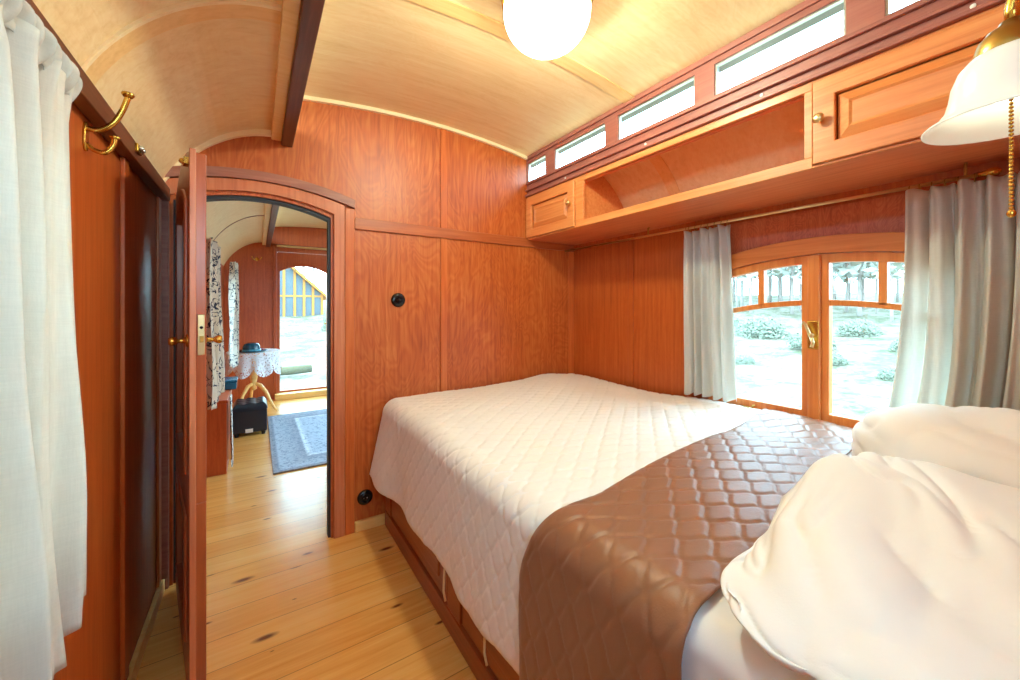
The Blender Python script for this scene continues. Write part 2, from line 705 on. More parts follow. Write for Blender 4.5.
# ceiling: left vault, raised middle, right vault
cl = B()
for (a, b, f) in ((XL - .005, XC0, vault), (XC0 - .0, XC1, raised), (XC1 + .012, XR + .005, vault)):
    n = 26
    xs = [a + (b - a) * (1 - math.cos(PI * i / (n - 1))) / 2 for i in range(n)]
    ys = linsp(YN, YF, 12)
    lo = [[(x, y, f(x)) for x in xs] for y in ys]
    hi = [[(x, y, f(x) + .025) for x in xs] for y in ys]
    grid(cl, lo)
    grid(cl, hi)
    for X in (0, -1):
        grid(cl, [[lo[i][X] for i in range(12)], [hi[i][X] for i in range(12)]])
    for Yq in (0, -1):
        grid(cl, [lo[Yq], hi[Yq]])
struct('ceiling', cl, 'birch', smooth=False)

# clerestory bands with their window openings
CW = [(y0, y0 + .435) for y0 in (-.06, .468, .99, 1.512)] + [(2.04, 2.245)] + [(y0, y0 + .435) for y0 in (2.32, 2.84, 3.36, 3.88, 4.40, 4.92, 5.44)]


def clerestory(x0, x1, zb):
    bm = B()
    box(bm, x0, x1, YN, YF, 2.240, 2.295)
    box(bm, x0, x1, YN, YF, zb, 2.108)
    prev = YN
    for (a, b) in sorted(CW):
        box(bm, x0, x1, prev, a, 2.108, 2.240)
        prev = b
    box(bm, x0, x1, prev, YF, 2.108, 2.240)
    return bm


struct('trim_1', clerestory(1.605, 1.64, 1.985), 'clere')
mb = B()
box(mb, 1.592, 1.606, YN, YB, 2.085, 2.098)
box(mb, 1.588, 1.606, YN, YB, 2.040, 2.052)
box(mb, 1.583, 1.606, YN, YB, 2.000, 2.012)
box(mb, 1.594, 1.606, YN, YB, 2.262, 2.288)
struct('trim_2', mb, 'clere', bevel=.003)
struct('trim_3', clerestory(.068, .098, 2.09), 'clere')
# the dark longitudinal beam under the left clerestory, pale lath beside it
struct('trim_4', bx(.102, .152, YN, YF, 2.030, 2.13), 'dark_beam', bevel=.004)
struct('trim_5', bx(.060, .102, YN, YF, 2.050, 2.095), 'birch_lath', bevel=.003)

# the eaves of the raised roof outside
struct('trim_6', bx(1.64, 1.735, YN, YF, 2.27, 2.30), 'grey_board')
struct('trim_7', bx(-.03, .065, YN, YF, 2.27, 2.30), 'grey_board')

for k, (a, b) in enumerate(CW[:5]):
    fr = ring(B(), [(a, 2.108), (b, 2.108), (b, 2.240), (a, 2.240)], [(a + .008, 2.114), (b - .008, 2.114), (b - .008, 2.233), (a + .008, 2.233)], 1.612, 1.63, 'X')
    w = struct('window_%d' % (k + 3), fr, 'steel')
    struct('glass_pane', bx(1.619, 1.623, a + .008, b - .008, 2.114, 2.233), 'glass', parent=w)

# ceiling laths and edge beads
lt = B()
for (a, b, f) in ((XL, XC0 - .02, vault), (XC0 + .01, XC1, raised), (XC1 + .02, XR, vault)):
    xs = linsp(a, b, 40)
    ring(lt, [(x, f(x) - .001) for x in xs], [(x, f(x) - .007) for x in xs], 1.305, 1.372, 'Y', closed=False)
struct('trim_8', lt, 'birch_lath')
lt = B()
xs = linsp(XL, XC0 - .02, 40)
ring(lt, [(x, vault(x) - .0005) for x in xs], [(x, vault(x) - .012) for x in xs], 1.290, 1.303, 'Y', closed=False)
ring(lt, [(x, vault(x) - .0005) for x in xs], [(x, vault(x) - .026) for x in xs], YB - .022, YB - .001, 'Y', closed=False)
xs = linsp(XC0 + .02, XC1 - .005, 40)
ring(lt, [(x, raised(x) - .0005) for x in xs], [(x, raised(x) - .020) for x in xs], YB - .020, YB - .001, 'Y', closed=False)
struct('trim_9', lt, 'cream_trim')
lt = B()
for yy in (4.3,):
    xs = linsp(XL, XC0 - .02, 40)
    ring(lt, [(x, vault(x) - .0005) for x in xs], [(x, vault(x) - .006) for x in xs], yy, yy + .02, 'Y', closed=False)
    xs = linsp(XC0 + .02, XC1 - .005, 40)
    ring(lt, [(x, raised(x) - .0005) for x in xs], [(x, raised(x) - .006) for x in xs], yy, yy + .02, 'Y', closed=False)
struct('trim_10', lt, 'dark_trim')

# left wall with one window behind the white curtain and one beyond the partition


def wall_with_hole(x0, x1, y0, y1, z0, z1, holes, bm=None):
    bm = bm or B()
    prev = y0
    for (a, b, c, d) in holes:
        box(bm, x0, x1, prev, a, z0, z1)
        box(bm, x0, x1, a, b, z0, c)
        box(bm, x0, x1, a, b, d, z1)
        prev = b
    box(bm, x0, x1, prev, y1, z0, z1)
    return bm


struct('wall_left', wall_with_hole(XL - .05, XL, YN, YF, 0, 1.76, [(.42, 1.16, .75, 1.58), (3.42, 4.28, .75, 1.58)]), 'panel_side')
for nm, (a, b) in (('window_2', (.42, 1.16)), ('window_8', (3.42, 4.28))):
    fr = ring(B(), [(a, .75), (b, .75), (b, 1.58), (a, 1.58)], [(a + .05, .80), (b - .05, .80), (b - .05, 1.53), (a + .05, 1.53)], -.395, -.355, 'X')
    box(fr, -.39, -.36, (a + b) / 2 - .025, (a + b) / 2 + .025, .8, 1.53)
    w = struct(nm, fr, 'window')
    struct('glass_pane', bx(-.378, -.374, a + .05, b - .05, .8, 1.53), 'glass', parent=w)
fr = ring(B(), [(2.8, .62), (5.4, .62), (5.4, 1.68), (2.8, 1.68)], [(2.85, .67), (5.35, .67), (5.35, 1.63), (2.85, 1.63)], XR + .005, XR + .045, 'X')
box(fr, XR + .01, XR + .04, 4.08, 4.12, .67, 1.63)
w = struct('window_9', fr, 'window')  # unseen window, added to bring more daylight into the far room
struct('glass_pane', bx(XR + .022, XR + .026, 2.85, 5.35, .67, 1.63), 'glass', parent=w)
# ledge and battens on the left wall
struct('trim_11', bx(XL - .0, XL + .035, YN, YB - .024, 1.682, 1.738), 'dark_beam', bevel=.004)
bt = B()
box(bt, XL, XL + .012, 1.642, 1.692, .06, 1.682)
box(bt, XL, XL + .010, 2.150, 2.20, .06, 1.682)
struct('trim_12', bt, 'panel_side', bevel=.003)
struct('baseboard_left', bx(XL, XL + .018, YN, YB - .03, 0, .055), 'pine_trim', bevel=.004)

# window wall
WY, WH = .69, .462
arch_o = lambda y: 1.405 + .117 * (1 - ((y - WY) / WH) ** 2) if abs(y - WY) <= WH else 1.405
arch_o = lambda y: 1.522 - .30 * (y - WY) ** 2
SILL = .692


def hw(h, n=31):
    return linsp(WY - h, WY + h, n)


wl = B()
box(wl, XR, XR + .05, YN, WY - WH, 0, 1.76)
wall_with_hole(XR, XR + .05, WY + WH, YF, 0, 1.76, [(2.8, 5.4, .62, 1.68)], wl)  # includes the hole for the added far-room window
box(wl, XR, XR + .05, WY - WH, WY + WH, 0, SILL)
colwall(wl, hw(WH), lambda u, k: arch_o(u), lambda u, k: 1.76, XR, XR + .05, 'X')
struct('wall_right', wl, 'panel_side')
bt = B()
box(bt, XR - .01, XR, 1.675, 1.715, .5, 1.70)
box(bt, XR - .01, XR, 1.25, 1.28, .5, 1.70)
struct('trim_13', bt, 'panel_side', bevel=.003)
# plain head board above the window
hb = B()
colwall(hb, hw(.53), lambda u, k: arch_o(u) + .004, lambda u, k: 1.648, XR - .012, XR, 'X')
struct('trim_14', hb, 'hood')


# casement window
def archband(h_o, h_i, off_o, off_i, zb_o, zb_i, x0, x1):
    us = linsp(-1, 1, 31)
    outer = [(WY + h_o * u, arch_o(WY + h_o * u) - off_o) for u in us]
    inner = [(WY + h_i * u, arch_o(WY + h_i * u) - off_i) for u in us]
    outer = [(WY - h_o, zb_o)] + outer + [(WY + h_o, zb_o)]
    inner = [(WY - h_i, zb_i)] + inner + [(WY + h_i, zb_i)]
    return ring(B(), outer, inner, x0, x1, 'X', closed=True)


win = struct('window_1', archband(WH, WH - .035, 0, .072, SILL, SILL + .035, 1.99, 2.075), 'windowY', bevel=.004)


def casement(y0, y1, name):
    st = .045
    us = linsp(0, 1, 17)
    top = lambda y: arch_o(y) - .074
    outer = [(y0, SILL + .036)] + [(lerp(y0, y1, u), top(lerp(y0, y1, u))) for u in us] + [(y1, SILL + .036)]
    a, b = y0 + st, y1 - st
    inner = [(a, SILL + .082)] + [(lerp(a, b, u), top(lerp(a, b, u)) - .036) for u in us] + [(b, SILL + .082)]
    bm = ring(B(), outer, inner, 2.005, 2.045, 'X')
    # arched transom bar and the upright in the top light
    bar = lambda y: 1.243 - .30 * (y - WY) ** 2
    colwall(bm, linsp(a, b, 15), lambda u, k: bar(u) - .012, lambda u, k: bar(u) + .012, 2.008, 2.042, 'X')
    c = (a + b) / 2
    box(bm, 2.008, 2.042, c - .013, c + .013, bar(c), top(c) - .02)
    s = struct(name, bm, 'window', parent=win, bevel=.003)
    g = B()
    colwall(g, linsp(a, b, 15), lambda u, k: SILL + .075, lambda u, k: top(u) - .03, 2.024, 2.028, 'X')
    struct('glass_pane', g, 'glass', parent=s)
    return s


casement(WY - WH + .036, WY - .004, 'sash')
casement(WY + .004, WY + WH - .036, 'sash')
struct('centre_post', bx(1.988, 2.01, WY - .022, WY + .022, SILL + .036, 1.447), 'window', parent=win, bevel=.006)
struct('sill', bx(1.965, 2.01, WY - WH - .02, WY + WH + .02, SILL - .03, SILL + .012), 'windowY', parent=win, bevel=.005)
hp = struct('handle_plate', bx(1.981, 1.989, WY - .020, WY + .020, 1.045, 1.165), 'brass', parent=win, bevel=.006)
hb = B()
tube(hb, [(1.981, WY, 1.105), (1.96, WY, 1.105)], .007)
tube(hb, [(1.96, WY, 1.10), (1.957, WY + .006, 1.12), (1.955, WY + .016, 1.15), (1.958, WY + .026, 1.158)], [.007, .006, .0055, .007])
tube(hb, [(1.96, WY, 1.105), (1.957, WY - .010, 1.075), (1.955, WY - .006, 1.055)], [.007, .006, .007])
struct('handle', hb, 'brass_pale', parent=hp, smooth=True)
st_ = B()
tube(st_, [(1.987, .98, .742), (1.982, .96, .742), (1.982, .86, .737), (1.987, .85, .741), (1.99, .855, .75)], .004, 8)
tube(st_, [(1.984, .93, .742), (1.98, .93, .755), (1.985, .92, .757)], .004, 8)
struct('stay_bar', st_, 'antique', parent=win, smooth=True)

# partition with the arched doorway
DC, DH = .01, .32
ar = lambda x: 1.698 + .062 * (1 - ((x - DC) / DH) ** 2)
us = sorted(set(linsp(XL - .03, XR + .03, 80) + linsp(DC - DH, DC + DH, 31) + [DC - DH - 1e-4, DC + DH + 1e-4, XC0 - 1e-4, XC0, XC1, XC1 + 1e-4]))
wbk = B()
colwall(wbk, us, lambda u, k: ar(u) if abs(u - DC) <= DH + 1e-6 else 0.0, lambda u, k: roof(u) + .012, YB, YB + .05)
struct('wall_back', wbk, 'panel')


def doorarch(bm, ho, hi_, oo, oi, y0, y1, zb=0.0):
    us_ = linsp(-1, 1, 41)
    cx = lambda x: max(XL + .002, x)
    A = lambda x: 1.698 + .062 * (1 - ((x - DC) / DH) ** 2)
    outer = [(cx(DC + ho * u), A(DC + DH * u) + oo) for u in us_]
    inner = [(DC + hi_ * u, A(DC + DH * u) + oi) for u in us_]
    outer = [(cx(DC - ho), zb)] + outer + [(DC + ho, zb)]
    inner = [(DC - hi_, zb)] + inner + [(DC + hi_, zb)]
    return ring(bm, outer, inner, y0, y1, 'Y', closed=False)


struct('trim_15', doorarch(B(), DH + .022, DH - .012, .022, -.014, YB + .062, YB + .012), 'seal')
fr = doorarch(B(), DH + .066, DH + .012, .070, .016, YB + .06, YB - .018)
struct('trim_16', fr, 'frame', bevel=.004)
us_ = linsp(-1, 1, 25)
bm = B()
ring(bm, [(max(XL + .002, DC + (DH + .117) * u), ar(DC + DH * u) + .118 - .012 * u * u) for u in us_], [(max(XL + .002, DC + (DH + .117) * u), ar(DC + DH * u) + .072 - .012 * u * u) for u in us_], YB - .026, YB, 'Y', closed=False)
struct('trim_17', bm, 'dark_trim', bevel=.003)
bm = B()
box(bm, DC + DH + .067, DC + DH + .116, YB - .016, YB, .0, 1.757)
struct('trim_18', bm, 'stile', bevel=.003)
bm = B()
box(bm, XL, DC - DH - .012, YB - .020, YB, 0, 1.70)
struct('trim_19', bm, 'dark_trim', bevel=.003)
# rail and battens on the partition
struct('trim_20', bx(.447, XR, YB - .014, YB, 1.650, 1.712), 'rail', bevel=.003)
bm = B()
box(bm, .949, .990, YB - .009, YB, 1.712, raised(.97) - .012)
box(bm, .949, .990, YB - .009, YB, .05, 1.650)
box(bm, 1.99, XR, YB - .009, YB, .05, 1.650)
struct('trim_21', bm, 'stile', bevel=.002)
struct('baseboard_back', bx(.447, .612, YB - .022, YB, 0, .055), 'pine_trim', bevel=.004)

# near wall, with an unseen high opening added to let sky light in
us = sorted(set(linsp(XL - .03, XR + .03, 60) + [-.28, -.2799, .46, .4601, XC0 - 1e-4, XC0, XC1, XC1 + 1e-4]))
wn_ = B()
colwall(wn_, us, lambda u, k: 1.85 if -.28 < u < .4601 else 0.0, lambda u, k: roof(u) + .012, YN - .05, YN)
box(wn_, -.28, .46, YN - .05, YN, 0, 1.36)
struct('wall_near', wn_, 'panel_side')

# far wall with the exit
EX0, EX1 = .225, .875
far = B()
us = sorted(set(linsp(XL - .03, XR + .03, 60) + [EX0, EX0 + 1e-4, EX1 - 1e-4, EX1, XC0 - 1e-4, XC0, XC1, XC1 + 1e-4]))
colwall(far, us, lambda u, k: 1.98 if EX0 + 5e-5 < u < EX1 - 5e-5 else 0.0, lambda u, k: roof(u) + .012, YF, YF + .05)
struct('wall_far', far, 'panel_far')
bm = B()
box(bm, .185, .225, YF - .02, YF, 0, 2.06)
box(bm, .875, .915, YF - .02, YF, 0, 2.06)
struct('trim_22', bm, 'panel_far', bevel=.003)
bm = B()
colwall(bm, linsp(.17, 1.55, 30), lambda u, k: 2.07, lambda u, k: raised(u) - .003, YF - .05, YF)
struct('trim_23', bm, 'panel_far')
struct('trim_24', bx(.225, 1.5, YF - .06, YF, 2.040, 2.062), 'brass_pale')
struct('trim_25', bx(.20, .9, YF - .12, YF + .06, 0, .075), 'pine_trim', bevel=.005)
A2 = lambda x: 1.715 + .082 * (1 - ((x - .55) / .29) ** 2)
us_ = linsp(-1, 1, 21)
dr = ring(B(), [(.227, .062)] + [(.55 + .323 * u, 1.975) for u in us_] + [(.873, .062)],
          [(.262, .10)] + [(.55 + .288 * u, A2(.55 + .288 * u)) for u in us_] + [(.838, .10)], YF + .005, YF + .045, 'Y')
d2 = struct('door_2', dr, 'panel_far')
g = colwall(B(), linsp(.262, .838, 15), lambda u, k: .10, lambda u, k: A2(u), YF + .023, YF + .027)
struct('glass_pane', g, 'glass', parent=d2)
h_ = B()
box(h_, .846, .864, YF - .002, YF + .005, .90, 1.06)
tube(h_, [(.855, YF, 1.0), (.855, YF - .04, 1.0), (.80, YF - .045, 1.0)], .008)
struct('door_handle', h_, 'brass', parent=d2, smooth=False)

# the open door leaf
HG = Vector((-.296, 2.218, 0))
FE = Vector((-.172, 1.520, 0))
dd = (FE - HG).normalized()
nn = Vector((-dd.y, dd.x, 0))       # towards +X
if nn.x < 0:
    nn = -nn
DWID = (FE - HG).length


def leafpt(t, d, z):
    p = HG + dd * t + nn * d
    return (p.x, p.y, z)


def leafify(bm):
    for v in bm.verts:
        v.co = Vector(leafpt(v.co.x, v.co.y, v.co.z))
    return bm


ltop = lambda t: 1.695 + .055 * (1 - (2 * t / DWID - 1) ** 2)
ST = .105
us_ = linsp(0, 1, 19)


def leafopen(z0, ztop, in_=0.0):
    a, b = ST + in_, DWID - ST - in_
    return [(a, z0 + in_)] + [(lerp(a, b, u), ztop(lerp(a, b, u)) - in_) for u in us_] + [(b, z0 + in_)]


up_top = lambda t: 1.575 + .075 * (1 - ((t - DWID / 2) / (DWID / 2 - ST)) ** 2)
lo_top = lambda t: .55
lf = B()
# upper half ring, lower half ring
outer = [(0, .62)] + [(lerp(0, DWID, u), ltop(lerp(0, DWID, u))) for u in us_] + [(DWID, .62)]
ring(lf, outer, leafopen(.68, up_top), 0, .042, 'Y')
outer = [(0, .012)] + [(lerp(0, DWID, u), .62) for u in us_] + [(DWID, .012)]
ring(lf, outer, leafopen(.14, lo_top), 0, .042, 'Y')
d1 = struct('door_1', leafify(lf), 'door', bevel=.003)
for (z0, zt) in ((.68, up_top), (.14, lo_top)):
    mo = ring(B(), leafopen(z0, zt), leafopen(z0, zt, .03), -.006, .048, 'Y')
    struct('moulding', leafify(mo), 'door', parent=d1, bevel=.006)
    pn = B()
    prism(pn, leafopen(z0, zt, .02), .015, .027, 'Y')
    struct('door_panel', leafify(pn), 'door', parent=d1)
# narrow rebated lip along the closing edge
lip = B()
box(lip, DWID - .0, DWID + .012, -.0, .016, .012, ltop(DWID) + .008)
struct('rebate_strip', leafify(lip), 'frame', parent=d1, bevel=.002)
lk = bx(DWID - .001, DWID + .003, .020, .038, 1.075, 1.20)
lk = struct('lock_plate', leafify(lk), 'brass_pale', parent=d1, bevel=.003)
kh = B()
lathe(kh, [(0, 0), (.0045, 0), (.0045, .004), (0, .004)], (0, 0, 0), 'X', 12)
bmesh.ops.translate(kh, verts=kh.verts, vec=(DWID + .0005, .029, 1.16))
struct('keyhole', leafify(kh), 'black', parent=lk)
kh = bx(DWID + .001, DWID + .012, .024, .034, 1.115, 1.135)
struct('latch_bolt', leafify(kh), 'antique', parent=lk)
for side, s in ((0, -1), (.042, 1)):
    kb = B()
    prof = [(0, 0), (.020, 0), (.020, .003), (.008, .006), (.006, .022), (.012, .030), (.0145, .038), (.011, .045), (0, .047)]
    lathe(kb, prof, (0, 0, 0), 'Y', 20)
    for v in kb.verts:
        v.co.y *= s
    bmesh.ops.translate(kb, verts=kb.verts, vec=(DWID - .055, side, 1.118))
    struct('door_knob', leafify(kb), 'brass', parent=d1, smooth=True)
ct = B()
box(ct, DWID - .05, DWID - .01, -.012, 0, ltop(DWID) - .035, ltop(DWID) - .015)
ball(ct, (DWID - .03, -.014, ltop(DWID) - .025), .009)
struct('ball_catch', leafify(ct), 'brass', parent=d1)

# ================================================================== BED
bed = thing('bed', 'built-in box bed base of reddish stained wood with drawer fronts', 'bed', (1.32, 1.0, 0))
bb = B()
BF = .610
box(bb, BF + .012, XR - .002, YN + .02, YB - .027, 0, .46)
obj('bed_base', bb, 'bed', bed)
obj('plinth', bx(BF - .006, BF + .012, YN + .02, YB - .027, 0, .085), 'bed', bed, bevel=.004)
pt = B()
for (a, b) in ((2.13, 2.222), (1.265, 1.375), (.42, .53), (-.25, -.15)):
    box(pt, BF - .002, BF + .012, a, b, .085, .46)
box(pt, BF - .002, BF + .012, -.25, 2.222, .40, .46)
obj('face_frame', pt, 'bed', bed, bevel=.003)
for (a, b) in ((1.385, 2.12), (.54, 1.255), (-.14, .41)):
    dpan = B()
    box(dpan, BF + .002, BF + .012, a, b, .095, .39)
    dw = obj('drawer_front', dpan, 'bed', bed, bevel=.003)
    rp = box(B(), BF - .006, BF + .004, a + .07, b - .07, .150, .335)
    obj('raised_panel', rp, 'bed', dw, bevel=.006)
for yy in (1.36, 1.05):
    cb_ = B()
    tube(cb_, [(BF - .004, yy, .31), (BF - .022, yy - .004, .24), (BF - .028, yy - .010, .17), (BF - .024, yy - .018, .135)], .0042, 8)
    co = obj('cord_pull', cb_, 'cord', bed, smooth=True)
    co['label'] = 'cream pull cord'

# mattress
mt = B()


def rbox_rows(x0, x1, y0, y1, z0, z1, r, nx=30, ny=40, f=None):
    bm = B()
    bmesh.ops.create_cube(bm, size=1)
    bmesh.ops.scale(bm, vec=(x1 - x0, y1 - y0, z1 - z0), verts=bm.verts)
    bmesh.ops.translate(bm, vec=((x0 + x1) / 2, (y0 + y1) / 2, (z0 + z1) / 2), verts=bm.verts)
    return bm


mat = obj('mattress', rbox_rows(.606, XR - .06, YN + .03, YB - .03, .46, .695, .05), 'sheet', bevel=.05, seg=5)
tag(mat, 'mattress in a white fitted sheet on the wooden bed base', 'mattress')


# bedspread profile: distance along cloth s from the window side to the hem at the room side
XE = .668   # where the top starts to roll over


def quilt(u, v):
    """puffy ogee cells, 0 on the stitch lines, 1 in the middle of a cell"""
    a = u + v + .05 * math.sin(2 * PI * (u - v))
    b = u - v + .05 * math.sin(2 * PI * (u + v))
    d = min(abs(math.sin(PI * a)), abs(math.sin(PI * b)))
    return min(1.0, d / .34) ** .6


def top_z(x, y):
    z = .712 + .008 * math.sin(x * 5 + y * 2) + .006 * math.sin(y * 6 - x * 3)
    z += .018 * math.exp(-((x - 1.55) / .3) ** 2 - ((y - 2.0) / .35) ** 2)
    z += .035 * sstep(1.55, 1.95, x) * math.exp(-((y - .80) / .45) ** 2)
    z += .018 * mn.noise(Vector((x * 5.0, y * 3.0, .3))) * sstep(1.1, 1.7, x)
    z -= .010 * sstep(1.0, XE, x)
    return z


def bed_point(s, y, off=0.0, drop=.45):
    """a point on the bedclothes: s = 0 at the wall side, increasing towards the room and down the front"""
    L = 1.985 - XE
    R = .075
    wob = .010 * mn.noise(Vector((y * 3.0, 2.0, 0))) + .006 * mn.noise(Vector((y * 8.0, 5.0, 0)))
    if s < L:
        x = 1.985 - s
        return Vector((x, y, top_z(x, y) + off)), Vector((0, 0, 1))
    q = (s - L) / R
    z0 = top_z(XE, y)
    if q < PI / 2:
        return Vector((XE - (R + off) * math.sin(q), y, z0 - R + (R + off) * math.cos(q))), Vector((-math.sin(q), 0, math.cos(q)))
    d = s - L - R * PI / 2
    fl = (d / .4)
    x = XE - R - off - fl * (.030 + wob * 1.8) - .062 * fl * sstep(1.85, 2.22, y)
    return Vector((x, y, z0 - R - d)), Vector((-1, 0, 0))


def cloth_sheet(name, mat_, smax, ylo, yhi, ns, ny, off, pattern, amp, hemwave=.0, parent=None, edge=None):
    rows = []
    for i in range(ns):
        s = i / (ns - 1)
        row = []
        for j in range(ny):
            t = j / (ny - 1)
            sm = smax(t) if callable(smax) else smax
            ss = s * sm
            y = lerp(ylo(ss), yhi(ss), t)
            p, nrm = bed_point(ss, y, off)
            h = pattern(ss, y)
            e = min(1, min(t, 1 - t) * ny / 3) * min(1, (1 - s) * ns / 3)
            row.append(p + nrm * amp * h * (.25 + .75 * e))
        rows.append(row)
    bm = grid(B(), rows)
    o = obj(name, bm, mat_, parent, smooth=True)
    return o


LT = 1.985 - XE
sp = cloth_sheet('bedspread', 'spread', lambda t: LT + .118 + .36 + .012 * math.sin(t * 21) + .01 * math.sin(t * 9) - .05 * sstep(.86, 1.0, t), lambda s: .43, lambda s: 2.222, 260, 330, .0,
                 lambda s, y: quilt(s / .10, y / .08), .0068)
solid(sp, .006, -1)
tag(sp, 'white diamond-quilted bedspread over the bed, hanging down the front', 'bedspread')


def r_hi(s):      # edge towards the partition
    x = 1.985 - s
    if s < LT:
        return .745 + .105 * (x - XE) + .020 * sstep(.80, XE, x)
    d = s - LT
    return .765 + .075 * sstep(0, .22, d) - .02 * sstep(.25, .5, d)


def r_lo(s):
    x = 1.985 - s
    if s < LT:
        return .385 + .095 * (x - XE)
    d = s - LT
    return .385 - .01 * sstep(0, .3, d)


rn = cloth_sheet('bed_runner', 'brown_quilt', LT + .118 + .50, r_lo, r_hi, 270, 90, .012, lambda s, y: quilt(s / .11, y / .086), .0052)
solid(rn, .005, -1)
tag(rn, 'brown quilted satin runner laid across the bed beside the folded duvet', 'bed runner')


# duvets and pillows at the head
def superq(w, m_):
    return math.copysign(abs(w) ** m_, w)


def soft_block(c, half, e1, e2, nu, nv, deform, rot=0.0):
    rows = []
    for i in range(nv + 1):
        ph = -PI / 2 + PI * i / nv
        row = []
        for j in range(nu):
            th = 2 * PI * j / nu
            cx = superq(math.cos(ph), e1)
            p = Vector((half[0] * cx * superq(math.cos(th), e2), half[1] * cx * superq(math.sin(th), e2), half[2] * superq(math.sin(ph), e1)))
            n_ = Vector((p.x / half[0] ** 2, p.y / half[1] ** 2, p.z / half[2] ** 2))
            n_ = n_.normalized() if n_.length > 0 else Vector((0, 0, 1))
            p = deform(p, n_, ph, th)
            q = Vector((p.x * math.cos(rot) - p.y * math.sin(rot), p.x * math.sin(rot) + p.y * math.cos(rot), p.z))
            row.append(q + Vector(c))
        row.append(row[0].copy())
        rows.append(row)
    bm = grid(B(), rows)
    bmesh.ops.remove_doubles(bm, verts=bm.verts, dist=1e-5)
    return bm


def ridged(v, k=1.0):
    return (1 - abs(mn.noise(v))) ** 3 * k


def crease(v):
    return (1 - abs(mn.noise(v))) ** 7


def wrinkle(q, sx, sy, amp):
    """long soft creases running mostly along the cloth"""
    k = Vector((.30 * mn.noise(q * 3.0), .30 * mn.noise(q * 3.0 + Vector((9, 1, 2))), 0))
    w = Vector((q.x * sx + .6 * q.y, q.y * sy - q.x * 3.2 - q.z * 4.0, q.z * 3.0)) + k
    return amp * (.9 * mn.noise(w * .8) - .55 * crease(w) - .35 * crease(w * 1.9 + Vector((3, 1, 7)))) + amp * .5 * mn.noise(q * 4.0)


def duvet_deform(p, n, ph, th):
    q = p.copy()
    t = (q.x + .42) / .84
    q.z += .060 * sstep(.25, 1.0, t) * sstep(-.08, .06, p.z)
    d = wrinkle(q, 1.8, 7.0, .034)
    q.z = max(q.z, -.068)
    return q + n * (d - .012)


dv = obj('folded_duvet', soft_block((.982, .068, .768), (.425, .332, .080), .85, .34, 240, 110, duvet_deform, .03), 'bedding', smooth=True)
tag(dv, 'white duvet folded in a thick pile at the bed head, nearest the lamp', 'duvet')
recentre(dv, (.982, .068, .70))


def pil_deform(p, n, ph, th):
    q = p.copy()
    d = wrinkle(q, 3.0, 6.0, .024)
    q = q + n * (d - .012)
    q.z = max(q.z, -.072)
    return q


pw = obj('pillow', soft_block((1.655, .07, .782), (.262, .405, .195), 1.0, .8, 160, 80, pil_deform, -.05), 'bedding', smooth=True)
tag(pw, 'plump white pillow behind the folded duvet, under the grey linen curtain', 'pillow')
recentre(pw, (1.655, .07, .70))


# ================================================================== CURTAINS
def curtain(name, mat_, x0, top, bot, folds, amp_t, amp_b, ny=200, nz=60, header=None, phase=0.0, sag=None, seed=0.0, lean=0.0):
    """a hanging cloth along Y at x0: top=(ya,yb,z), bot=(ya,yb,z)"""
    rows = []
    for i in range(nz):
        v = i / (nz - 1)
        row = []
        for j in range(ny):
            u = j / (ny - 1)
            yt = lerp(top[0], top[1], u)
            yb = lerp(bot[0], bot[1], u)
            k = v ** 1.1 if sag is None else sag(v)
            y = lerp(yt, yb, k)
            uu = u + .06 * mn.noise(Vector((u * 4, v * .8, seed))) * (.3 + v)
            a = lerp(amp_t, amp_b, v)
            ph = 2 * PI * folds * uu + phase
            w = math.sin(ph) + .35 * math.sin(2.3 * ph + 1 + v * 2) + .8 * mn.noise(Vector((u * folds * 1.1, v * 1.8, seed + 3)))
            x = x0 + a * w + lean * v
            y += .25 * a * math.cos(ph * 1.0 + 1)
            zb = bot[2] + .010 * math.sin(ph) + .012 * mn.noise(Vector((u * 6, 1, seed)))
            z = lerp(top[2], zb, v)
            if header and v < header:
                h = (1 - v / header)
                x += .010 * math.sin(ph * 2.0 + 1) * h
                z += .005 * math.sin(ph * 1.5 + seed) * h
            row.append((x, y, z))
        rows.append(row)
    o = obj(name, grid(B(), rows), mat_, None, smooth=True)
    solid(o, .0015)
    return recentre(o, (x0, (top[0] + top[1]) / 2, bot[2]))


c1 = curtain('curtain', 'linen', 1.955, (1.026, 1.256, 1.630), (.985, 1.262, .765), 5, .016, .022, header=.05, seed=1)
tag(c1, 'white linen curtain hanging left of the window, beyond the bed', 'curtain', 'linen curtains at the bed window')
c2 = curtain('curtain', 'linen_grey', 1.945, (.03, .395, 1.634), (.07, .462, .735), 6, .020, .030, header=.05, seed=5, sag=lambda v: v ** 3)
tag(c2, 'pale grey linen curtain hanging right of the window, above the pillow', 'curtain', 'linen curtains at the bed window')
c3 = curtain('curtain', 'linen_sheer', -.300, (.26, 1.085, 1.645), (.24, 1.165, .62), 8, .013, .030, ny=320, header=.07, seed=9)
tag(c3, 'sheer white linen curtain on the left wall in front of the brass coat hook', 'curtain')
# gathered heading of that curtain
rows = []
for i in range(12):
    v = i / 11
    row = []
    for j in range(260):
        u = j / 259
        ph = 2 * PI * 24 * u
        y = lerp(.25, 1.092, u) + .006 * math.sin(ph * .5 + 2)
        rr = .016 + .010 * math.sin(ph) + .006 * mn.noise(Vector((u * 30, v * 2, 4)))
        x = -.306 + rr * .8 * math.sin(PI * v) + .007 * math.sin(ph + v * 3)
        z = 1.682 - .062 * v + .007 * math.sin(ph * 1.0 + v * 4)
        row.append((x, y, z))
    rows.append(row)
hd = obj('gathered_heading', grid(B(), rows), 'linen', c3, smooth=True)
hd.location = (0, 0, 0)
solid(hd, .002)

